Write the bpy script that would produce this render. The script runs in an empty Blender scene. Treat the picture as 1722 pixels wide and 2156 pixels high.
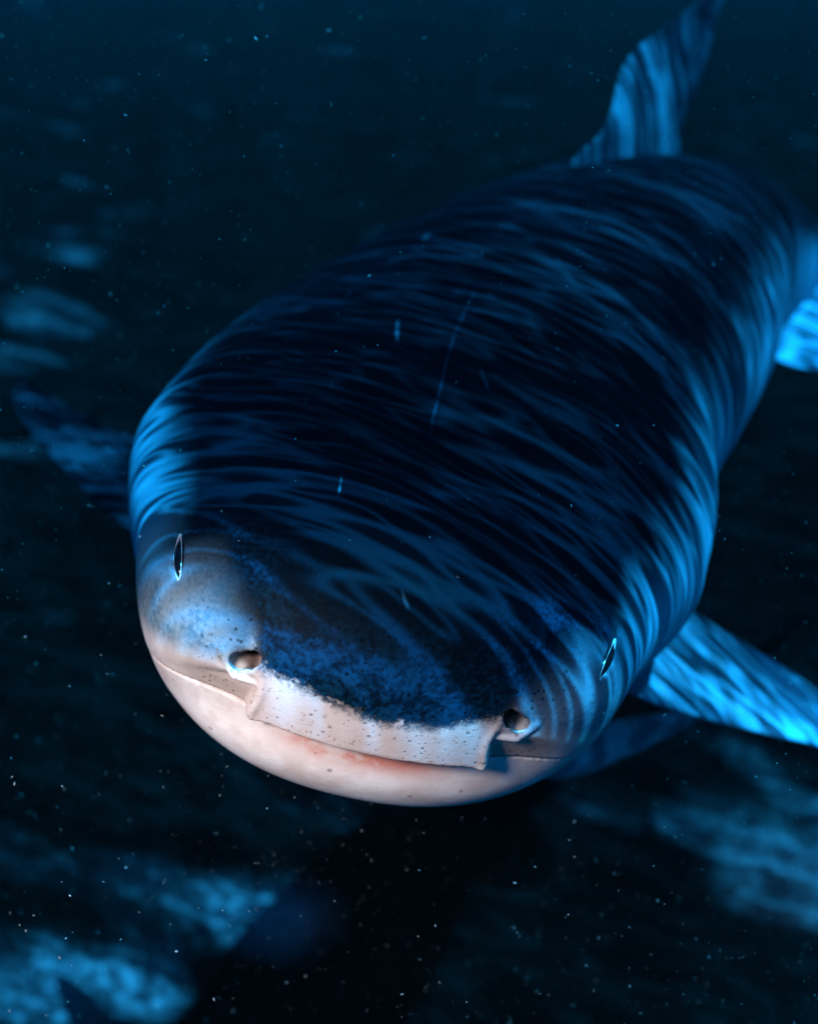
import bpy, math
import numpy as np
from mathutils import Vector, Matrix

sc = bpy.context.scene
R = math.radians
rng = np.random.default_rng(7)

# ---------------------------------------------------------------- camera
CAM_Z, PITCH = 2.7, R(40)
SURF_Z = CAM_Z + 0.60
BED = (4.1, 1.6, 0.0)                          # which part of the seabed pattern lies below: weed and painted light patches
PATCH = (29.6, 4.1, 0.0)                       # which part of the ripple pattern is overhead
FPX, PCX, PCY = 1600.0, 861.0, 1078.0          # focal length and centre for the 1722 x 2156 view of the photograph
cam_d = bpy.data.cameras.new('camera')
cam = bpy.data.objects.new('camera', cam_d)
sc.collection.objects.link(cam)
cam.location = (0, 0, CAM_Z)
cam.rotation_euler = (math.pi / 2 - PITCH, 0, 0)
cam_d.sensor_fit = 'VERTICAL'
cam_d.sensor_height = 24.0
cam_d.lens = 12.0 / (PCY / FPX)
cam_d.clip_start = 0.01
cam_d.clip_end = 500
cam_d.dof.use_dof = True
cam_d.dof.focus_distance = 0.535
cam_d.dof.aperture_fstop = 1.55
sc.camera = cam

RIGHT = np.array([1.0, 0, 0])
FWD = np.array([0, math.cos(PITCH), -math.sin(PITCH)])
UP = np.array([0, math.sin(PITCH), math.cos(PITCH)])
CAM0 = np.array([0, 0, CAM_Z])


def c2w(P):                                    # lens axes (right, down, forward) in metres to world metres
    P = np.asarray(P, float)
    return CAM0 + P[..., :1] * RIGHT - P[..., 1:2] * UP + P[..., 2:3] * FWD


def px(u, v, d):                               # a point seen at (u, v) at depth d along the lens axis
    return c2w(np.array([(u - PCX) / FPX * d, (v - PCY) / FPX * d, d]))


# ---------------------------------------------------------------- world, sun, exposure
SUN_EL, SUN_AZ = R(76), R(72)                  # azimuth clockwise from +Y
world = bpy.data.worlds.new('World')
sc.world = world
world.use_nodes = True
wn = world.node_tree
sky = wn.nodes.new('ShaderNodeTexSky')
sky.sky_type = 'NISHITA'
sky.sun_disc = False
sky.sun_elevation = SUN_EL
sky.sun_rotation = SUN_AZ
bg = wn.nodes['Background']
bg.inputs['Strength'].default_value = 0.055
wn.links.new(sky.outputs[0], bg.inputs['Color'])
sun_d = bpy.data.lights.new('sun', 'SUN')
sun_d.energy = 5.0
sun_d.angle = R(0.2)
sun_d.color = (1.0, 0.97, 0.92)
sun = bpy.data.objects.new('sun', sun_d)
sc.collection.objects.link(sun)
sdir = Vector((math.sin(SUN_AZ) * math.cos(SUN_EL), math.cos(SUN_AZ) * math.cos(SUN_EL), math.sin(SUN_EL)))
sun.rotation_euler = sdir.to_track_quat('Z', 'Y').to_euler()
vs = sc.view_settings
vs.view_transform = 'Standard'
vs.look = 'None'
vs.exposure = 2.2
vs.gamma = 1.0
vs.use_curve_mapping = False
sc.cycles.use_denoising = True
sc.cycles.use_adaptive_sampling = True
sc.cycles.adaptive_threshold = 0.02
sc.cycles.volume_bounces = 1
sc.cycles.max_bounces = 6
sc.cycles.transparent_max_bounces = 12
sc.cycles.caustics_reflective = False
sc.cycles.caustics_refractive = False


# ---------------------------------------------------------------- helpers
def tag(o, label=None, cat=None, group=None, kind=None):
    for k, v in (('label', label), ('category', cat), ('group', group), ('kind', kind)):
        if v:
            o[k] = v
    return o


def mesh_obj(name, verts, faces, mat, parent=None, smooth=True):
    me = bpy.data.meshes.new(name)
    verts = np.asarray(verts, float)
    if isinstance(faces, np.ndarray):
        n, k = faces.shape
        me.vertices.add(len(verts))
        me.vertices.foreach_set('co', verts.astype(np.float32).ravel())
        me.loops.add(n * k)
        me.loops.foreach_set('vertex_index', faces.astype(np.int32).ravel())
        me.polygons.add(n)
        me.polygons.foreach_set('loop_start', np.arange(0, n * k, k, dtype=np.int32))
        me.polygons.foreach_set('loop_total', np.full(n, k, dtype=np.int32))
        me.update(calc_edges=True)
    else:
        me.from_pydata([tuple(v) for v in verts], [], faces)
    me.validate()
    if smooth:
        me.polygons.foreach_set('use_smooth', np.ones(len(me.polygons), dtype=bool))
    if mat:
        me.materials.append(mat)
    o = bpy.data.objects.new(name, me)
    sc.collection.objects.link(o)
    if parent:
        o.parent = parent
        o.matrix_parent_inverse = Matrix.Translation(parent.location).inverted()
    return o


class NT:
    """small node-tree builder"""
    def __init__(self, name):
        self.m = bpy.data.materials.new(name)
        self.m.use_nodes = True
        self.t = self.m.node_tree
        self.t.nodes.clear()
        self.out = self.t.nodes.new('ShaderNodeOutputMaterial')

    def n(self, typ, ins=None, **props):
        nd = self.t.nodes.new('ShaderNode' + typ)
        for k, v in props.items():
            setattr(nd, k, v)
        for k, v in (ins or {}).items():
            self.put(nd.inputs[k], v)
        return nd

    def put(self, sock, v):
        if isinstance(v, bpy.types.NodeSocket):
            self.t.links.new(v, sock)
        elif isinstance(v, bpy.types.Node):
            self.t.links.new(v.outputs[0], sock)
        else:
            sock.default_value = v

    def math(self, op, a, b=0.0, c=0.0, clamp=False):
        return self.n('Math', {0: a, 1: b, 2: c}, operation=op, use_clamp=clamp).outputs[0]

    def ramp(self, v, lo, hi, a=0.0, b=1.0):      # smoothstep from lo..hi to a..b
        return self.n('MapRange', {'Value': v, 'From Min': lo, 'From Max': hi, 'To Min': a, 'To Max': b},
                      interpolation_type='SMOOTHSTEP').outputs[0]

    def mix(self, f, a, b):
        nd = self.n('Mix', data_type='RGBA')
        self.put(nd.inputs[0], f)
        for s, v in ((nd.inputs[6], a), (nd.inputs[7], b)):
            self.put(s, (*v, 1) if isinstance(v, tuple) and len(v) == 3 else v)
        return nd.outputs[2]

    def noise(self, vec, scale, detail=3.0, rough=0.55, dist=0.0):
        return self.n('TexNoise', {'Vector': vec, 'Scale': scale, 'Detail': detail, 'Roughness': rough,
                                   'Distortion': dist}).outputs[0]

    def mapping(self, vec, scale=(1, 1, 1), rot=(0, 0, 0), loc=(0, 0, 0)):
        return self.n('Mapping', {'Vector': vec, 'Scale': scale, 'Rotation': rot, 'Location': loc}).outputs[0]

    def surf(self, v):
        self.put(self.out.inputs['Surface'], v)
        return self.m


def sst(x, a, b):
    t = np.clip((x - a) / (b - a), 0, 1)
    return t * t * (3 - 2 * t)


def hermite(xk, yk, x):
    xk = np.asarray(xk, float)
    yk = np.asarray(yk, float)
    m = np.gradient(yk, xk)
    i = np.clip(np.searchsorted(xk, x) - 1, 0, len(xk) - 2)
    h = xk[i + 1] - xk[i]
    t = np.clip((x - xk[i]) / h, 0, 1)
    return ((2 * t**3 - 3 * t**2 + 1) * yk[i] + (t**3 - 2 * t**2 + t) * h * m[i]
            + (-2 * t**3 + 3 * t**2) * yk[i + 1] + (t**3 - t**2) * h * m[i + 1])


# ---------------------------------------------------------------- water: surface above, body of water, seabed
def water_surface_material():
    """rippled surface: lets the daylight through in the bright lines that ripples focus, tinted by the water"""
    k = NT('rippled_water')
    pos = k.n('NewGeometry').outputs['Position']
    warp = k.n('TexNoise', {'Vector': k.mapping(pos, (1.6, 2.6, 1)), 'Scale': 1.6, 'Detail': 2.0})
    off = k.n('VectorMath', {0: warp.outputs[1], 1: (0.5, 0.5, 0.5)}, operation='SUBTRACT')
    off = k.n('VectorMath', {0: off.outputs[0], 'Scale': 0.06}, operation='SCALE')
    wp = k.n('VectorMath', {0: pos, 1: off.outputs[0]}, operation='ADD').outputs[0]

    def lines(rot, sx, sy, sharp, loc):
        n = k.noise(k.mapping(k.mapping(wp, rot=(0, 0, rot)), (sx, sy, 1), loc=loc), 1.0, 1.2, 0.45)
        d = k.math('ABSOLUTE', k.math('SUBTRACT', n, 0.5))
        r = k.math('SUBTRACT', 1.0, k.math('MULTIPLY', d, sharp), clamp=True)
        return k.math('POWER', r, 2.6)
    a = lines(R(17), 6.0, 36.0, 11.0, (0, 0, 0.3))
    b = lines(R(29), 10.0, 58.0, 9.0, (7, 3, 2.0))
    c = lines(R(22), 1.5, 6.5, 5.5, PATCH)
    patch = k.noise(k.mapping(k.mapping(pos, rot=(0, 0, R(22))), (1.0, 1.9, 1), loc=PATCH), 1.5, 1.0)
    patch = k.ramp(patch, 0.40, 0.62, 0.22, 1.0)
    tot = k.math('ADD', k.math('MULTIPLY', a, 0.55), k.math('MULTIPLY', b, 0.40))
    tot = k.math('ADD', tot, k.math('MULTIPLY', k.math('MULTIPLY', a, b), 1.3))
    tot = k.math('MULTIPLY', tot, k.math('ADD', k.math('MULTIPLY', c, 1.5), 0.22))
    tot = k.math('ADD', tot, k.math('MULTIPLY', c, 0.03))
    tot = k.math('MULTIPLY', k.math('MULTIPLY', tot, patch), 5.2)
    tot = k.math('MAXIMUM', k.math('SUBTRACT', tot, 0.04), 0.0)
    tot = k.math('SUBTRACT', 1.0, k.math('EXPONENT', k.math('MULTIPLY', tot, -1.0)))
    tot = k.math('ADD', tot, 0.012, clamp=True)
    col = k.n('VectorMath', {0: (0.020, 0.46, 1.0), 'Scale': tot}, operation='SCALE').outputs[0]
    return k.surf(k.n('BsdfTransparent', {'Color': col}))


def grid_mesh(xs, ys, zf):
    X, Y = np.meshgrid(xs, ys, indexing='ij')
    V = np.stack([X, Y, zf(X, Y)], -1).reshape(-1, 3)
    nx, ny = len(xs), len(ys)
    i = (np.arange(nx - 1)[:, None] * ny + np.arange(ny - 1)[None]).ravel()
    return V, np.stack([i, i + ny, i + ny + 1, i + 1], 1)


def spread(near, far, n):                       # coordinates dense about 0 and sparse far out
    t = np.linspace(-1, 1, n)
    return np.sign(t) * (near * np.abs(t) + (far - near) * np.abs(t) ** 4)


def wave(X, Y):
    r = np.hypot(X, Y)
    a = 1 / (1 + (r / 12) ** 2)
    return SURF_Z + a * (0.012 * np.sin(9 * Y + 2 * np.sin(2 * X)) + 0.010 * np.sin(15 * Y + 4 * X + 1)
                         + 0.008 * np.sin(5 * X - 3 * Y))


V, Fc = grid_mesh(spread(10, 100, 221), spread(10, 100, 221), wave)
ws = mesh_obj('water_surface', V, Fc, water_surface_material())
tag(ws, kind='structure')


def dunes(X, Y):
    a = 1 / (1 + (np.hypot(X, Y) / 25) ** 2)
    z = 0.10 * np.sin(1.3 * Y + 0.9 * np.sin(0.8 * X) + 0.4 * X) + 0.06 * np.sin(2.9 * Y - 1.1 * X + 2 * np.sin(.7 * Y))
    z += 0.018 * np.sin(17 * Y + 2.5 * np.sin(1.7 * X) + 3 * X)
    return a * z + (SURF_Z - .12) * sst(np.maximum(np.abs(X), np.abs(Y)), 45, 95)     # rim added far out to close off the bright sky at the horizon


def seabed_material():
    k = NT('dark_seabed')
    pos = k.n('NewGeometry').outputs['Position']
    n1 = k.noise(k.mapping(k.mapping(pos, rot=(0, 0, R(20))), (.65, 1.9, 1), loc=BED), 1.0, 3.0)
    n2 = k.noise(pos, 26.0, 3.0, 0.6)
    n1 = k.math('ADD', n1, k.math('MULTIPLY', k.n('Attribute', attribute_name='painted_light').outputs['Fac'], 0.20))
    col = k.mix(k.ramp(n1, 0.60, 0.98), (0.0015, 0.003, 0.003), (0.30, 0.30, 0.33))  # pale end stands in for ripple light pooled on the bed
    col = k.mix(k.ramp(n2, 0.35, 0.75, 0, .5), col, (0.003, 0.004, 0.004))
    bump = k.n('Bump', {'Strength': 0.6, 'Distance': 0.02, 'Height': n2})
    return k.surf(k.n('BsdfDiffuse', {'Color': col, 'Roughness': 0.6, 'Normal': bump}))


V, Fc = grid_mesh(spread(12, 99, 401), spread(12, 99, 401), dunes)
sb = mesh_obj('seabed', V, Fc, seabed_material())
tag(sb, kind='structure')


def on_bed(u, v):                               # where the line of sight through (u, v) meets the sea floor
    d = px(u, v, 1.0) - CAM0
    return (CAM0 - d * (CAM_Z / d[2]))[:2]


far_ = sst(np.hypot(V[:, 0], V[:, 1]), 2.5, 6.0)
painted_light = -1.1 * far_ - .15  # raises seabed colour where ripple light pools; light painted into it
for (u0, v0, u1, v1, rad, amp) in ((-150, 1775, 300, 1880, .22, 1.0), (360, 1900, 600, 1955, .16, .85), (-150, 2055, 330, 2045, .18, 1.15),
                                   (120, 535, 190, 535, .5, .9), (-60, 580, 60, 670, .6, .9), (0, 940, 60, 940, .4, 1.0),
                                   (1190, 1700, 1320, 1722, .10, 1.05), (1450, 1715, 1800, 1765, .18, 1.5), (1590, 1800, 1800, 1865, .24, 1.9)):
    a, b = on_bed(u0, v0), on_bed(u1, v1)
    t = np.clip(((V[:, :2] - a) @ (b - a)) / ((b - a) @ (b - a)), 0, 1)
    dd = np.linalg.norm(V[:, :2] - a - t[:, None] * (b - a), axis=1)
    painted_light = np.maximum(painted_light, amp * np.exp(-(dd / rad) ** 2))
A = sb.data.attributes.new('painted_light', 'FLOAT', 'POINT')
A.data.foreach_set('value', painted_light.astype(np.float32))

kz = NT('sea_water')
kz.put(kz.out.inputs['Volume'], kz.n('VolumePrincipled', {
    'Color': (0.012, 0.075, 0.072, 1), 'Density': 0.032, 'Anisotropy': 0.0, 'Absorption Color': (0.01, 0.42, 0.85, 1)}))
bx = [(x, y, z) for x in (-100, 100) for y in (-100, 100) for z in (-1.2, SURF_Z - 0.05)]
hz = mesh_obj('haze', bx, [(0, 1, 3, 2), (4, 6, 7, 5), (0, 4, 5, 1), (2, 3, 7, 6), (0, 2, 6, 4), (1, 5, 7, 3)],
              kz.m, smooth=False)
tag(hz, kind='stuff')

# ---------------------------------------------------------------- the shark: straight body coordinates, bent along a spine
PFIT = np.array([0.0243, -0.4834, 0.2060, -0.4659, 0.8294, -0.7501, 0.9954, -0.7311, 1.0137, -0.3482, 1.1534, 0.0652, 1.4027, 0.1974, 16.4619, 9.8530, -0.4918, 15.9552, 1.1240, 1.2147, 1.0519, 1.0871, 0.9933, 0.9711, 0.9557, 1.0281, 1.0757, 0.9816, 1.0020, 0.9999, 1.0000, 803.0478, 1488.6751, 0.5019])
SK = np.array([0, .16, .3, .45, .6, .8, 1.0, 1.3, 1.7, 2.2, 3.2])
WK = np.array([.19, .19, .245, .28, .285, .28, .26, .215, .155, .09, .04])
TK = np.array([.12, .12, .175, .215, .235, .245, .24, .20, .14, .09, .04])
BK = np.array([.164, .161, .18, .195, .205, .205, .195, .17, .125, .08, .04])
KD = np.array([0, .35, .7, 1.05, 1.5, 2.0, 3.2])
KR = np.array([0, .5, 1.0, 1.6])
sg = np.linspace(-0.2, 3.8, 801)


def spine():
    d = PFIT[:14].reshape(7, 2)
    sc_ = np.clip(sg, 0, 3.2)
    ax, ay = hermite(KD, d[:, 0], sc_), hermite(KD, d[:, 1], sc_)
    T = np.stack([ax, ay, np.ones_like(ax)], 1)
    T /= np.linalg.norm(T, axis=1)[:, None]
    z = PFIT[33]
    i0 = np.argmin(abs(sg))
    C = np.zeros((len(sg), 3))
    C[1:] = np.cumsum((T[1:] + T[:-1]) / 2 * (sg[1] - sg[0]), 0)
    C += np.array([(PFIT[31] - PCX) / FPX * z, (PFIT[32] - PCY) / FPX * z, z]) - C[i0]
    r = np.radians(hermite(KR, PFIT[14:18], np.clip(sg, 0, 1.6)))
    L = np.stack([np.cos(r), np.sin(r), 0 * r], 1)
    L -= (L * T).sum(1)[:, None] * T
    L /= np.linalg.norm(L, axis=1)[:, None]
    return C, T, L, np.cross(L, T)


SP = spine()


def bend(P):                                    # (x, y, s) in body metres to world
    P = np.asarray(P, float)
    g = lambda A: np.stack([np.interp(P[..., 2], sg, A[:, k]) for k in range(3)], -1)
    return c2w(g(SP[0]) + P[..., :1] * g(SP[2]) + P[..., 1:2] * g(SP[3]))


def profile(s):
    w = hermite(SK, WK, s) * np.interp(s, [.16, .3, .6, 1.0, 1.4], PFIT[18:23]) + .013 * np.exp(-((s - .20) / .075) ** 2)
    t = hermite(SK, TK, s) * np.interp(s, [.16, .5, 1.0, 1.4], PFIT[23:27])
    b = hermite(SK, BK, s) * np.interp(s, [.16, .5, 1.0, 1.4], PFIT[27:31])
    return w, t, b, np.interp(s, [0, .3, .6], [-.02, -.02, 0.0])


def y_mouth(X):
    return (hermite([0, .03, .06, .09, .12, .15, .18], [-.0465, -.0462, -.0452, -.0445, -.0468, -.0535, -.066], X)
            - .0025 * np.exp(-((X - .081) / .007) ** 2))


def x_flap(y):
    return np.interp(y, [-.052, -.047, -.040, -.028, -.018, -.009, 0.004], [.0845, .0862, .0862, .0828, .0815, .083, .088])


def surf_s(X, y):                               # where the plain muzzle's front lies
    w, t, b, y0 = profile(np.array([0.05]))
    q2 = 1 - (X / w) ** 2.2 - (np.abs(y - y0) / np.where(y > y0, t, b)) ** 2.2
    return float(.16 * (1 - np.sqrt(np.clip(q2, 0, 1)))[0])


EYE = np.array([.1635, .027, .0775])
EYE_A = np.array([-.015, -.0195, -.0395])
EYE_A = EYE_A / np.linalg.norm(EYE_A)


def build_field():
    def steps(*seg):
        out = [seg[0][0]]
        for a, b, h in seg:
            out += list(np.linspace(a, b, max(2, int(round((b - a) / h)) + 1))[1:])
        return np.array(out)
    xs = steps((0, .066, .0026), (.066, .112, .0013), (.112, .185, .0017), (.185, .345, .005))
    xs = xs - .0004
    ys = steps((-.26, -.12, .005), (-.12, -.068, .0026), (-.068, .012, .0014), (.012, .05, .0017), (.05, .11, .003), (.11, .29, .005))
    ss = [-.012]
    while ss[-1] < 3.3:
        s = ss[-1]
        ss.append(s + (.0014 if s < .05 else .0018 if s < .11 else min(.03, .003 + (s - .11) * .028)))
    ss = np.array(ss)
    X = np.maximum(xs, 0)[:, None, None].astype(np.float32)
    Y = ys[None, :, None].astype(np.float32)
    S = ss[None, None, :].astype(np.float32)
    Xm, Ym = X[:, :, 0], Y[:, :, 0]
    ym = y_mouth(Xm)
    # set-backs of the front: the lower jaw sits under the snout, the lip beside the nose plate is hollow
    jaw = .013 * sst(-Ym, -ym - .002, -ym + .0035) * (1 - .85 * sst(-Ym, .060, .125)) * (1 - .85 * sst(Xm, .10, .175))
    xf = x_flap(Ym)
    ynl = np.interp(Xm, [.07, .088, .12, .15, .18], [-.008, -.011, -.019, -.030, -.05])
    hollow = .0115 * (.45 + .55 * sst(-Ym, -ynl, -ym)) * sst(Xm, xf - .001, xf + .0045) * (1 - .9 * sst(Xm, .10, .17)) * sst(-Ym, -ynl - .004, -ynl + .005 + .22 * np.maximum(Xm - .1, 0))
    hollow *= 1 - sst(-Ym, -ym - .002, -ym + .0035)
    dl = jaw + hollow
    dl = dl - .0016 * np.exp(-((Xm - xf + .0025) / .003) ** 2) * sst(-Ym, -.006, .004) * (1 - sst(-Ym, .046, .052))
    dl = dl - .004 * np.exp(-((Ym + .085) / .022) ** 2) * (1 - sst(Xm, .10, .15))
    Sd = np.maximum(S - dl[:, :, None], -.0119)
    w, t, b, y0 = [np.asarray(a, np.float32)[None, None, :] for a in profile(np.maximum(ss, 0))]
    d = Y - y0
    h = np.where(d > 0, t, b)
    q = np.clip((.16 - Sd) / .16, 0, None) + np.clip((S - 3.0) / .2, 0, None)
    f = (X / w) ** 2.2 + (np.abs(d) / h) ** 2.2 + q * q
    f = np.sqrt(f) - 1
    gx, gy, gs = np.gradient(f, xs, ys, ss)
    f = f / np.sqrt(gx * gx + gy * gy + gs * gs + 1e-6)
    f = np.clip(f, -.06, .06)
    # mouth
    slit = np.maximum(np.abs(Y - ym[:, :, None]) - (.0022 - .0006 * sst(X, .09, .15)), np.maximum(-(f + .024), X - .172))
    f = np.maximum(f, -slit)
    # gill slits
    for sgill in (.37, .405, .44, .472, .50):
        off = S - sgill - .10 * (Y + .02) ** 2 / .1
        gsl = np.maximum(np.abs(off) - .0028, np.maximum(-(f + .010), np.maximum(np.abs(Y + .03) - .075, .12 - X)))
        f = np.maximum(f, -gsl)

    def smin(a, b_, k):
        hh = np.clip(.5 + .5 * (b_ - a) / k, 0, 1)
        return b_ * (1 - hh) + a * hh - k * hh * (1 - hh)

    def capsule(p, q_, r0, r1):
        ax_ = np.array(q_) - np.array(p)
        tt = np.clip(((X - p[0]) * ax_[0] + (Y - p[1]) * ax_[1] + (S - p[2]) * ax_[2]) / (ax_ @ ax_), 0, 1)
        dd = np.sqrt((X - p[0] - tt * ax_[0]) ** 2 + (Y - p[1] - tt * ax_[1]) ** 2 + (S - p[2] - tt * ax_[2]) ** 2)
        return dd - (r0 + (r1 - r0) * tt)
    # nostril: rim below, then the pit
    a = (.0850, -.0150, surf_s(.0850, -.0150) + .0034)
    bb = (.0990, -.0140, surf_s(.0990, -.0140) + .0016)
    c = (.1105, -.0040, surf_s(.1105, -.0040) + .0016)
    f = smin(f, np.minimum(capsule(a, bb, .0026, .0042), capsule(bb, c, .0042, .0034)), .003)
    pa = (.0890, .0025, surf_s(.0890, .0025) + .0025)
    pb = (.0985, -.0050, surf_s(.0985, -.0050) + .0050)
    pit = np.minimum(capsule(pa, pb, .0058, .0074),
                     capsule((.0890, -.002, surf_s(.0890, -.002) + .006), (.094, .003, surf_s(.094, .003) + .020), .0064, .0055))
    f = -smin(-f, pit, .0012)
    # eye socket
    ea = (X - EYE[0]) * EYE_A[0] + (Y - EYE[1]) * EYE_A[1] + (S - EYE[2]) * EYE_A[2]
    r2 = (X - EYE[0]) ** 2 + (Y - EYE[1]) ** 2 + (S - EYE[2]) ** 2 - ea ** 2
    sock = np.sqrt(np.maximum(r2, 0)) - .0058 * np.clip(1 - (ea / .021) ** 2, -1, 1)
    f = -smin(-f, sock, .001)
    f = -smin(-f, capsule((.1705, .0345, .096), (.186, .058, .150), .0020, .0008), .004)
    f = f.astype(np.float32)
    # mirror
    f = np.concatenate([f[:0:-1], f[1:]], 0) if xs[0] < 0 else f
    xs2 = np.concatenate([-xs[:0:-1], xs[1:]])
    return f, xs2, ys, ss


def surface_nets(F, xs, ys, zs):
    nx, ny, nz = F.shape
    ins = F < 0
    cnt = np.zeros((nx - 1, ny - 1, nz - 1), np.int8)
    for i in (0, 1):
        for j in (0, 1):
            for k in (0, 1):
                cnt += ins[i:nx - 1 + i, j:ny - 1 + j, k:nz - 1 + k]
    act = np.argwhere((cnt > 0) & (cnt < 8))
    idx = np.full(cnt.shape, -1, np.int32)
    idx[act[:, 0], act[:, 1], act[:, 2]] = np.arange(len(act))
    cor = [(i, j, k) for i in (0, 1) for j in (0, 1) for k in (0, 1)]
    val = [F[act[:, 0] + c[0], act[:, 1] + c[1], act[:, 2] + c[2]].astype(np.float64) for c in cor]
    acc = np.zeros((len(act), 3))
    num = np.zeros(len(act))
    for a in range(8):
        for b in range(a + 1, 8):
            if sum(abs(cor[a][m] - cor[b][m]) for m in range(3)) != 1:
                continue
            va, vb = val[a], val[b]
            m = (va < 0) != (vb < 0)
            t = np.where(m, va / np.where(m, va - vb, 1), 0)
            p = np.array(cor[a])[None] + t[:, None] * (np.array(cor[b]) - np.array(cor[a]))[None]
            acc += p * m[:, None]
            num += m
    fr = acc / num[:, None]
    V = np.stack([c[act[:, m]] + fr[:, m] * (c[act[:, m] + 1] - c[act[:, m]]) for m, c in enumerate((xs, ys, zs))], 1)
    quads = []
    for ax in range(3):
        sl0 = [slice(None)] * 3
        sl1 = [slice(None)] * 3
        sl0[ax] = slice(0, -1)
        sl1[ax] = slice(1, None)
        ch = ins[tuple(sl0)] != ins[tuple(sl1)]
        e = np.argwhere(ch)
        o1, o2 = [(1, 2), (2, 0), (0, 1)][ax]
        e = e[(e[:, o1] > 0) & (e[:, o2] > 0) & (e[:, o1] < F.shape[o1] - 1) & (e[:, o2] < F.shape[o2] - 1)]
        q = []
        for d1, d2 in ((1, 1), (0, 1), (0, 0), (1, 0)):
            c = e.copy()
            c[:, o1] -= d1
            c[:, o2] -= d2
            q.append(idx[c[:, 0], c[:, 1], c[:, 2]])
        q = np.stack(q, 1)
        flip = ~ins[e[:, 0], e[:, 1], e[:, 2]]
        q[flip] = q[flip][:, ::-1]
        quads.append(q)
    Q = np.concatenate(quads)
    return V, Q[(Q >= 0).all(1)]


def relax(V, Q, it=2):
    a = np.concatenate([Q[:, 0], Q[:, 1], Q[:, 2], Q[:, 3]])
    b = np.concatenate([Q[:, 1], Q[:, 2], Q[:, 3], Q[:, 0]])
    n = len(V)
    deg = np.bincount(a, minlength=n) + np.bincount(b, minlength=n)
    for k in range(it):
        for lam in (.5, -.46):
            m = np.stack([np.bincount(a, V[b, c], n) + np.bincount(b, V[a, c], n) for c in range(3)], 1) / np.maximum(deg, 1)[:, None]
            V = V + lam * (m - V)
    return V


F_, gxs, gys, gss = build_field()
REST, Q = surface_nets(F_, gxs, gys, gss)
REST = relax(REST, Q, 2)
del F_
BODY = bend(REST)


def fin(le, te, thick, nsec=22, nch=10):
    """a tapered blade between a leading and a trailing edge given as world points; rounded front, thin back"""
    le, te = np.array(le), np.array(te)

    def res(P):
        t0 = np.linspace(0, 1, len(P))
        t = np.linspace(0, 1, nsec)
        return np.stack([hermite(t0, P[:, c], t) for c in range(3)], 1)
    A, B = res(le), res(te)
    ch = B - A
    span = np.gradient((A + B) / 2, axis=0)
    N = np.cross(span, ch)
    N /= np.linalg.norm(N, axis=1)[:, None] + 1e-9
    u = (1 - np.cos(np.linspace(0, np.pi, nch))) / 2
    prof_ = 2.6 * (.2969 * np.sqrt(u) - .126 * u - .3516 * u**2 + .2843 * u**3 - .1036 * u**4)
    L = np.linalg.norm(ch, axis=1)
    th = thick * np.linspace(1, .25, nsec) + .002
    ring = np.concatenate([u, u[-2:0:-1]])
    hh = np.concatenate([prof_, -prof_[-2:0:-1]])
    V = A[:, None] + ring[None, :, None] * ch[:, None] + (hh[None, :, None] * (th * np.minimum(1, L / .05))[:, None, None]) * N[:, None]
    m = len(ring)
    V = V.reshape(-1, 3)
    i = np.arange(nsec - 1)[:, None] * m
    j = np.arange(m)[None]
    jn = (j + 1) % m
    Fq = np.stack([(i + j), (i + jn), (i + m + jn), (i + m + j)], -1).reshape(-1, 4)
    return V, Fq, np.repeat(np.linspace(0, 1, nsec), m)


def edge(lst):
    return [px(*p) for p in lst]


FINS = []
FINS.append(fin(edge([(1300, 1450, .80), (1400, 1492, .83), (1500, 1520, .87), (1620, 1550, .92), (1740, 1578, .98), (1880, 1640, 1.06), (1990, 1720, 1.14)]),
                edge([(1390, 1230, 1.0), (1445, 1275, 1.01), (1520, 1325, 1.03), (1610, 1380, 1.06), (1722, 1450, 1.09), (1860, 1560, 1.14), (1995, 1718, 1.16)]), .020))
FINS.append(fin(edge([(345, 1178, .98), (264, 1113, 1.02), (192, 1051, 1.07), (149, 1006, 1.1), (102, 957, 1.14), (70, 919, 1.17), (43, 880, 1.20), (28, 846, 1.23), (34, 816, 1.25)]),
                edge([(420, 935, 1.14), (267, 915, 1.17), (213, 891, 1.19), (170, 868, 1.21), (132, 848, 1.23), (100, 830, 1.24), (64, 812, 1.25), (45, 808, 1.26), (36, 812, 1.26)]), .016))
FINS.append(fin(edge([(1160, 400, 1.10), (1215, 325, 1.10), (1268, 275, 1.11), (1290, 215, 1.12), (1303, 155, 1.13), (1335, 105, 1.15), (1390, 62, 1.18), (1450, 20, 1.21), (1520, -50, 1.26), (1565, -100, 1.3)]),
                edge([(1450, 400, 1.26), (1432, 320, 1.25), (1440, 250, 1.25), (1465, 195, 1.25), (1490, 130, 1.26), (1506, 50, 1.28), (1530, -30, 1.3), (1568, -98, 1.31)]), .018))


def bfin(le, te, thick):
    return fin([bend(np.array(p)) for p in le], [bend(np.array(p)) for p in te], thick)


# pelvic fins
FINS.append(bfin([(-.07, -.12, 1.62), (-.14, -.17, 1.72), (-.19, -.21, 1.84)],
                 [(-.05, -.11, 1.84), (-.08, -.15, 1.90), (-.17, -.20, 1.90)], .012))
FINS.append(fin(edge([(1590, 730, 1.50), (1650, 768, 1.47), (1720, 782, 1.47), (1800, 790, 1.50), (1850, 780, 1.55)]),
                edge([(1630, 560, 1.62), (1690, 550, 1.64), (1750, 580, 1.64), (1810, 660, 1.62), (1852, 770, 1.58)]), .014))
FINS.append(bfin([(0, .07, 2.05), (0, .12, 2.12), (0, .16, 2.20)], [(0, .06, 2.2), (0, .10, 2.22), (0, .145, 2.25)], .008))
FINS.append(bfin([(0, .02, 2.85), (0, .15, 3.05), (0, .35, 3.32), (0, .52, 3.55)],
                 [(0, -.02, 3.16), (0, .06, 3.22), (0, .26, 3.42), (0, .50, 3.57)], .014))
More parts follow.
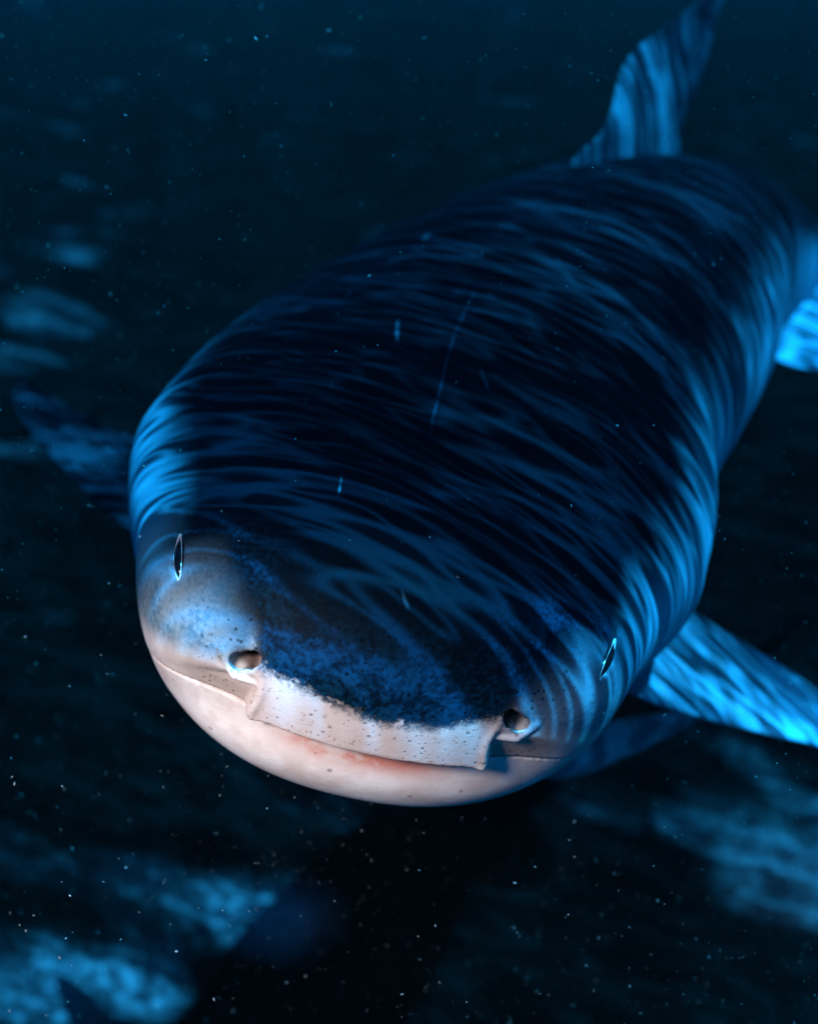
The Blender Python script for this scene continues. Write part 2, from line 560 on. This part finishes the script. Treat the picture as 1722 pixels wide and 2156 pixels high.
FINS.append(bfin([(0, -.01, 2.92), (0, -.12, 3.06), (0, -.24, 3.2)], [(0, .01, 3.14), (0, -.08, 3.16), (0, -.23, 3.21)], .012))


def surf_mid(X):                                # front of the plain muzzle at nostril height
    return .16 * (1 - np.sqrt(np.clip(1 - (X / .2136) ** 2.2, 0, 1)))


def skin_masks(P):
    X, y, s = np.abs(P[:, 0]), P[:, 1], P[:, 2]
    w, t, b, y0 = profile(np.maximum(s, 0))
    # distance above (+ = back) / below (- = belly) the edge between dark back and pale belly, in metres
    yb_front = np.interp(X, [0, .03, .055, .085, .097, .115, .132, .16, .2], [-.015, -.012, -.006, .000, .015, .028, .037, .033, .0])
    yb_body = np.interp(s, [.1, .2, .4, .8, 3], [-.03, -.07, -.10, -.12, -.05])
    k = sst(s, .075, .12)
    edge_ = (y - (yb_front * (1 - k) + yb_body * k))
    flank = np.clip(1 - (y - y0) / np.maximum(t, .01), 0, 2)      # 0 at the ridge of the back
    flank = flank * (.12 + .88 * np.maximum(sst(s, .08, .22) * sst(X, .03, .12), sst(X, .10, .19)))
    # soft where the cheek turns pale, crisp along the nose
    soft = np.clip(sst(X, .078, .102) + k, 0, 1)
    plate = (1 - sst(X, .10, .16)) * sst(y, -.05, -.04) * (1 - sst(y, .03, .06)) * (1 - sst(s, .05, .09))
    red = np.exp(-((y - y_mouth(X) + .014) / .012) ** 2) * (1 - sst(X, .03, .085)) * (s < .06)
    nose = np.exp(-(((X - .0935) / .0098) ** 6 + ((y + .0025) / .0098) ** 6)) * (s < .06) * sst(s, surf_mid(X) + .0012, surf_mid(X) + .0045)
    lip = np.exp(-(((X - .098) / .012) ** 2 + ((y + .0135) / .0045) ** 2)) * (s < .05)
    hol_shade = sst(X, x_flap(y) + .0005, x_flap(y) + .007) * (1 - sst(X, .115, .165)) * sst(-y, .012, .034) * sst(y, y_mouth(X) - .003, y_mouth(X) + .003) * (s < .09)
    ychk = np.interp(X, [.085, .12, .15, .18, .22], [-.002, -.010, -.022, -.034, -.05]) * (1 - k) + (yb_body - .03) * k
    cheek = sst(X, .086, .10) * sst(y, ychk - .014 - .03 * k, ychk + .010 + .03 * k)
    return edge_, flank, soft, plate, red, nose, lip, hol_shade, cheek


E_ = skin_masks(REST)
nb = len(REST)
allV, allQ = [BODY], [Q]
rest = [REST]
m1 = [np.stack([E_[0], E_[1], E_[2]], 1)]
m2 = [np.stack([E_[3], E_[4], E_[5]], 1)]
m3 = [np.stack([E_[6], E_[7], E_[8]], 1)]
off = nb
for fi, (V, Fq, tt) in enumerate(FINS):
    ed, fk = (.014, .9) if fi == 0 else (.04, .7) if fi == 4 else (.08, .5) if fi == 2 else (.09, .30)  # paler right fins, dimmer left fin: highlights and light put into colour
    allV.append(V)
    allQ.append(Fq + off)
    off += len(V)
    rest.append(V + 5)
    m1.append(np.stack([np.full(len(V), ed), np.full(len(V), fk), np.ones(len(V))], 1))
    m2.append(np.zeros((len(V), 3)))
    m3.append(np.zeros((len(V), 3)))


def skin_material():
    k = NT('shark_skin')
    at = lambda n: k.n('Attribute', attribute_name=n)
    rst = at('rest').outputs['Vector']
    a1 = k.n('SeparateXYZ', {0: at('mask_a').outputs['Vector']}).outputs
    a2 = k.n('SeparateXYZ', {0: at('mask_b').outputs['Vector']}).outputs
    a3 = k.n('SeparateXYZ', {0: at('mask_c').outputs['Vector']}).outputs
    fine = k.noise(rst, 900, 2.0, 0.6)
    grain = k.noise(rst, 260, 3.0, 0.6)
    blot = k.noise(rst, 34, 4.0, 0.6)
    big = k.noise(k.mapping(rst, (1, 1, 1.6)), 9, 3.0, 0.55)
    # back: nearly black along the spine, blue grey on the flanks
    fl = k.math('ADD', a1[1], k.math('MULTIPLY', k.math('SUBTRACT', big, 0.5), 0.3))
    back = k.mix(k.ramp(fl, 0.28, 0.85), (0.0008, 0.004, 0.008), (0.10, 0.36, 0.48))
    # bars of a tiger shark on the flank
    bars = k.noise(k.mapping(rst, (2.2, 2.2, 15)), 1.0, 2.0, 0.5, 0.6)
    sfar = k.ramp(k.n('SeparateXYZ', {0: rst}).outputs[2], .25, .5)
    back = k.mix(k.math('MULTIPLY', k.math('MULTIPLY', k.ramp(bars, .5, .62), sfar), .65), back, (0.012, 0.02, 0.03))
    # snout: mottled blue
    sn = k.ramp(a1[0], 0.0, 0.085, 1.0, 0.0)
    snm = k.math('MULTIPLY', sn, k.math('SUBTRACT', 1.0, k.ramp(k.n('SeparateXYZ', {0: rst}).outputs[2], .06, .16)))
    mot = k.math('ADD', k.math('MULTIPLY', blot, .5), k.math('MULTIPLY', grain, .5))
    sncol = k.mix(k.ramp(mot, .42, .64), (0.0004, 0.004, 0.009), (0.002, 0.030, 0.066))
    back = k.mix(snm, back, sncol)
    back = k.mix(k.ramp(fine, .52, .78, 0, .55), back, k.mix(.5, back, (0.002, .022, .042)))
    rx = k.n('SeparateXYZ', {0: rst}).outputs
    seam = k.math('MULTIPLY', k.ramp(k.math('ABSOLUTE', k.math('ADD', rx[0], k.math('MULTIPLY', big, .004))), .0004, .0018, 1., 0.), k.math('MULTIPLY', k.ramp(rx[2], .20, .26), k.ramp(rx[2], .50, .44)))
    back = k.mix(k.math('MULTIPLY', seam, .28), back, (0.02, 0.10, 0.16))
    # pale scratches
    scr = k.noise(k.mapping(k.mapping(rst, rot=(.3, .2, .7)), (7, 120, 7)), 1.0, 2.0, .5)
    scr = k.math('MULTIPLY', k.ramp(scr, .70, .76), k.ramp(big, .52, .60))
    back = k.mix(k.math('MULTIPLY', scr, .55), back, (0.10, 0.30, 0.40))
    # belly
    pale = k.mix(k.ramp(blot, .3, .7), (0.64, 0.52, 0.48), (0.82, 0.75, 0.73))
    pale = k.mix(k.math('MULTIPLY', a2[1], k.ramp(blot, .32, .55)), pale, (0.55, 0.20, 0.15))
    pale = k.mix(k.math('MULTIPLY', a3[1], .75), pale, (0.34, 0.26, 0.21))  # brown shadow of the lip hollow, painted into the skin
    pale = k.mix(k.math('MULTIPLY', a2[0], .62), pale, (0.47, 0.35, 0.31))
    pale = k.mix(k.math('MULTIPLY', a3[2], k.ramp(mot, .25, .7, 1.0, .8)), pale, k.mix(k.ramp(mot, .4, .6), (0.05, 0.14, 0.20), (0.13, 0.23, 0.29)))
    # edge: ragged along the nose, soft on the cheek
    rag = k.math('SUBTRACT', k.math('ADD', k.math('MULTIPLY', fine, .25), k.math('ADD', k.math('MULTIPLY', grain, .25), k.math('MULTIPLY', blot, .5))), .5)
    e0 = k.math('ADD', a1[0], k.math('MULTIPLY', rag, k.math('ADD', .035, k.math('MULTIPLY', a1[2], .03))))
    flk = k.math('MULTIPLY', k.ramp(k.noise(k.mapping(rst, (1, 1, 1), (0, 0, 0), (3, 1, 2)), 95, 3.0, .7), .55, .66), k.ramp(a1[0], .014, .002))
    e0 = k.math('SUBTRACT', e0, k.math('MULTIPLY', k.math('MULTIPLY', flk, .006), k.math('SUBTRACT', 1.0, a1[2])))
    crisp = k.ramp(e0, -.005, .007, 1.0, 0.0)
    softm = k.ramp(e0, -.035, .022, 1.0, 0.0)
    pm = k.n('Mix', {0: a1[2], 2: crisp, 3: softm}, data_type='FLOAT').outputs[0]
    # fins stay dark above
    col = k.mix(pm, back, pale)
    col = k.mix(a3[0], col, (0.86, 0.80, 0.78))
    col = k.mix(k.math('MULTIPLY', a2[2], .95), col, (0.055, 0.030, 0.025))  # nostril pit darkened: the shade inside it is painted on
    # pores
    def pores(scale, r0, r1, keep):
        vor = k.n('TexVoronoi', {'Vector': rst, 'Scale': scale, 'Randomness': 1.0}, feature='F1')
        pick = k.n('SeparateColor', {0: vor.outputs['Color']}).outputs
        rad = k.math('ADD', r0, k.math('MULTIPLY', pick[1], r1))
        d_ = k.ramp(k.math('SUBTRACT', vor.outputs['Distance'], rad), -.05, .06, 1.0, 0.0)
        return k.math('MULTIPLY', d_, k.ramp(pick[0], keep, keep + .05))
    zone = k.ramp(k.math('ADD', a2[0], k.math('MULTIPLY', k.math('SUBTRACT', blot, .5), .8)), .25, .55)
    dot = k.math('MULTIPLY', pores(190.0, .10, .16, .45), zone)
    dot2 = k.math('MULTIPLY', k.math('MULTIPLY', pores(300.0, .10, .16, .35), zone), pm)
    col = k.mix(k.math('MULTIPLY', dot2, .7), col, (0.16, 0.09, 0.07))
    col = k.mix(k.math('MULTIPLY', dot, k.math('SUBTRACT', .85, k.math('MULTIPLY', pm, .35))), col, (0.001, 0.002, 0.003))
    vor2 = k.n('TexVoronoi', {'Vector': rst, 'Scale': 62.0}, feature='F1')
    p2 = k.n('SeparateColor', {0: vor2.outputs['Color']}).outputs
    sp = k.math('MULTIPLY', k.ramp(vor2.outputs['Distance'], .07, .17, 1., 0.), k.ramp(p2[0], .55, .6))
    col = k.mix(k.math('MULTIPLY', k.math('MULTIPLY', sp, pm), .6), col, (0.16, 0.09, 0.08))
    hgt = k.math('ADD', k.math('MULTIPLY', grain, .5), k.math('MULTIPLY', fine, .5))
    hgt = k.math('SUBTRACT', hgt, k.math('MULTIPLY', dot, .8))
    bump = k.n('Bump', {'Strength': 0.35, 'Distance': 0.0012, 'Height': hgt})
    return k.surf(k.n('BsdfPrincipled', {'Base Color': col, 'Roughness': 0.55, 'Specular IOR Level': 0.03,
                                         'Normal': bump}))


base = bend(np.array([0, -.2, .8]))
shark = bpy.data.objects.new('tiger_shark', None)
shark.location = base
sc.collection.objects.link(shark)
tag(shark, 'large dark blue shark swimming head on with pale closed mouth and nostril flaps', 'shark')
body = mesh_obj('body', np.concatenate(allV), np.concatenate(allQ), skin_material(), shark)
me = body.data
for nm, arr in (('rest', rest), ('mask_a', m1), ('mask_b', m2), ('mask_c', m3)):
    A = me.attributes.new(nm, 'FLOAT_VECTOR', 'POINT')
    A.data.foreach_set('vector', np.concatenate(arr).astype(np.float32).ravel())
v = np.concatenate(allV)[:nb]
c0 = v.mean(0)
vol = np.einsum('ij,ij->i', v[Q[:, 0]] - c0, np.cross(v[Q[:, 1]] - c0, v[Q[:, 2]] - c0)).sum()
if vol < 0:
    me.flip_normals()

# eyes
ke = NT('black_eye')
eye_mat = ke.surf(ke.n('BsdfPrincipled', {'Base Color': (0.003, 0.003, 0.004, 1), 'Roughness': 0.12}))
kl = NT('pale_eyelid')
lid_mat = kl.surf(kl.n('BsdfPrincipled', {'Base Color': (0.75, 0.66, 0.64, 1), 'Roughness': 0.45}))
th = np.linspace(0, 2 * np.pi, 49)[:-1]
for sx in (-1, 1):
    n = np.array([.80, .45, -.40])
    n = n - (n @ EYE_A) * EYE_A
    n /= np.linalg.norm(n)
    b = np.cross(EYE_A, n)
    ctr = EYE + n * -.0040
    U_, V_ = np.meshgrid(np.linspace(0, np.pi, 17), th, indexing='ij')
    P = (ctr + (np.cos(U_) * .0165)[..., None] * EYE_A + (np.sin(U_) * np.cos(V_) * .0050)[..., None] * b
         + (np.sin(U_) * np.sin(V_) * .0065)[..., None] * n)
    P = P.reshape(-1, 3) * np.array([sx, 1, 1])
    i = np.arange(16)[:, None] * 48
    j = np.arange(48)[None]
    fq = np.stack([i + j, i + (j + 1) % 48, i + 48 + (j + 1) % 48, i + 48 + j], -1).reshape(-1, 4)
    eye = mesh_obj('eye', bend(P), fq if sx < 0 else fq[:, ::-1], eye_mat, shark)
    # rim of pale skin round the slit
    al = np.cos(th)
    wd = np.sin(th) * (1 - .55 * np.cos(th) ** 2)
    cen = ctr + (al * .0200)[:, None] * EYE_A + (wd * .0052)[:, None] * b + (.0022 + .002 * np.abs(wd))[:, None] * n
    tan = np.roll(cen, -1, 0) - np.roll(cen, 1, 0)
    tan /= np.linalg.norm(tan, axis=1)[:, None]
    bb_ = np.cross(tan, n)
    ph = np.linspace(0, 2 * np.pi, 9)[:-1]
    P = cen[:, None] + (.0001 + .0010 * np.abs(np.cos(th)) ** 3)[:, None, None] * (np.cos(ph)[None, :, None] * bb_[:, None] + np.sin(ph)[None, :, None] * n)
    P = P.reshape(-1, 3) * np.array([sx, 1, 1])
    i = np.arange(48)[:, None]
    j = np.arange(8)[None]
    fq = np.stack([i * 8 + j, i * 8 + (j + 1) % 8, ((i + 1) % 48) * 8 + (j + 1) % 8, ((i + 1) % 48) * 8 + j], -1).reshape(-1, 4)
    mesh_obj('eyelid', bend(P), fq, lid_mat, eye)


# ---------------------------------------------------------------- camera strobe held beside the lens (its flash lights the jaw)
def lathe(prof_, org, axis, n=24):
    axis = np.array(axis, float) / np.linalg.norm(axis)
    h = np.cross(axis, [0.3, 0.1, 0.9])
    h /= np.linalg.norm(h)
    g = np.cross(axis, h)
    a = np.linspace(0, 2 * np.pi, n + 1)[:-1]
    V = np.array([org + axis * z + r * (math.cos(t) * h + math.sin(t) * g) for r, z in prof_ for t in a])
    i = np.arange(len(prof_) - 1)[:, None] * n
    j = np.arange(n)[None]
    return V, np.stack([i + j, i + (j + 1) % n, i + n + (j + 1) % n, i + n + j], -1).reshape(-1, 4)


st_pos = c2w(np.array([-.33, -.10, -.03]))
aim = c2w(np.array([-.09, .27, .56]))
ad = (aim - st_pos) / np.linalg.norm(aim - st_pos)
strobe = bpy.data.objects.new('camera_strobe', None)
strobe.location = st_pos
sc.collection.objects.link(strobe)
tag(strobe, 'black round underwater camera strobe pointed at the shark jaw', 'strobe')
kb = NT('black_housing')
hm = kb.surf(kb.n('BsdfPrincipled', {'Base Color': (0.02, 0.02, 0.02, 1), 'Roughness': 0.4}))
kg = NT('strobe_lens')
gm = kg.surf(kg.n('BsdfPrincipled', {'Base Color': (0.8, 0.8, 0.8, 1), 'Roughness': 0.3}))
V, Fq = lathe([(.001, -.12), (.035, -.118), (.042, -.10), (.042, -.03), (.05, -.02), (.05, -.004), (.044, -.004)], st_pos, ad)
mesh_obj('housing', V, Fq, hm, strobe)
V, Fq = lathe([(.043, -.006), (.03, -.003), (.001, -.002)], st_pos, ad)
mesh_obj('lens', V, Fq, gm, strobe)
ld = bpy.data.lights.new('flash', 'SPOT')
ld.energy = 8.2
ld.color = (1.0, 0.92, 0.89)
ld.spot_size = R(44)
ld.spot_blend = 1.0
ld.shadow_soft_size = 0.07
lo = bpy.data.objects.new('flash', ld)
sc.collection.objects.link(lo)
lo.location = st_pos + ad * .01
lo.rotation_euler = Vector(-ad).to_track_quat('Z', 'Y').to_euler()


# ---------------------------------------------------------------- suspended specks
def specks(n):
    P = rng.uniform((-.75, -.05, CAM_Z - 1.15), (.75, 1.15, CAM_Z + .12), (n, 3))
    P = P[np.linalg.norm(P - CAM0, axis=1) > .46]
    n = len(P)
    size = np.exp(np.minimum(rng.normal(-8.45, .5, n), -7.6))
    ln = rng.uniform(1.2, 4.0, n)
    d = rng.normal(0, 1, (n, 3)) + np.array([.3, 0, -.8])
    d /= np.linalg.norm(d, axis=1)[:, None]
    a = np.cross(d, rng.normal(0, 1, (n, 3)))
    a /= np.linalg.norm(a, axis=1)[:, None]
    b = np.cross(d, a)
    o = np.stack([d * ln[:, None], -d * ln[:, None], a, -a, b, -b], 1) * size[:, None, None] + P[:, None]
    f = np.array([(0, 2, 4), (0, 4, 3), (0, 3, 5), (0, 5, 2), (1, 4, 2), (1, 3, 4), (1, 5, 3), (1, 2, 5)])
    return o.reshape(-1, 3), (np.arange(n)[:, None, None] * 6 + f[None]).reshape(-1, 3)


ks = NT('marine_snow')
V, Fq = specks(18000)
so = mesh_obj('marine_snow', V, Fq, ks.surf(ks.n('BsdfPrincipled', {'Base Color': (0.42, 0.45, 0.45, 1), 'Roughness': 0.5})), smooth=False)
tag(so, 'tiny pale specks drifting in the dark water', 'particles', kind='stuff')


# ---------------------------------------------------------------- a small fish under the pectoral fin
def fish():
    a, b = px(1120, 1615, 1.04), px(1515, 1490, 1.16)
    ax = b - a
    ln = np.linalg.norm(ax)
    ax /= ln
    up = np.array([0, 0, 1.0]) - ax * ax[2]
    up /= np.linalg.norm(up)
    sd = np.cross(ax, up)
    root = bpy.data.objects.new('remora', None)
    root.location = a
    sc.collection.objects.link(root)
    tag(root, 'small dark blue fish swimming beneath the shark pectoral fin', 'fish')
    k = NT('remora_skin')
    pos = k.n('NewGeometry').outputs['Position']
    col = k.mix(k.ramp(k.noise(pos, 22, 2.0), .42, .6), (0.10, 0.16, 0.20), (0.45, 0.52, 0.55))
    mat = k.surf(k.n('BsdfPrincipled', {'Base Color': col, 'Roughness': .5}))
    t = np.linspace(0, 1, 26)
    h = ln * hermite([0, .04, .18, .35, .55, .8, 1], [.004, .045, .085, .095, .085, .045, .022], t)
    w = h * np.interp(t, [0, .15, .5, 1], [1.2, 1.0, .75, .35])
    th_ = np.linspace(0, 2 * np.pi, 21)[:-1]
    V = (a + (t * ln)[:, None, None] * ax + (h[:, None] * np.sin(th_))[..., None] * up + (w[:, None] * np.cos(th_))[..., None] * sd).reshape(-1, 3)
    i = np.arange(25)[:, None] * 20
    j = np.arange(20)[None]
    mesh_obj('body', V, np.stack([i + j, i + (j + 1) % 20, i + 20 + (j + 1) % 20, i + 20 + j], -1).reshape(-1, 4), mat, root)
    P = lambda u, v, o=0.0: a + ax * ln * u + up * ln * v + sd * ln * o
    for nm, le, te in (('tail_fin', [P(.95, 0), P(1.08, .05), P(1.16, .11)], [P(.97, -.01), P(1.10, 0), P(1.15, .10)]),
                       ('tail_fin', [P(.95, 0), P(1.08, -.05), P(1.15, -.11)], [P(.97, .01), P(1.10, 0), P(1.14, -.10)]),
                       ('pectoral_fin', [P(.16, -.05, -.05), P(.26, -.12, -.09), P(.40, -.17, -.12)], [P(.34, -.06, -.05), P(.42, -.11, -.07), P(.47, -.16, -.11)]),
                       ('anal_fin', [P(.55, -.07), P(.64, -.12), P(.74, -.13)], [P(.86, -.03), P(.86, -.05), P(.85, -.07)])):
        V, Fq, _ = fin(le, te, .004, 10, 8)
        mesh_obj(nm, V, Fq, mat, root)


fish()
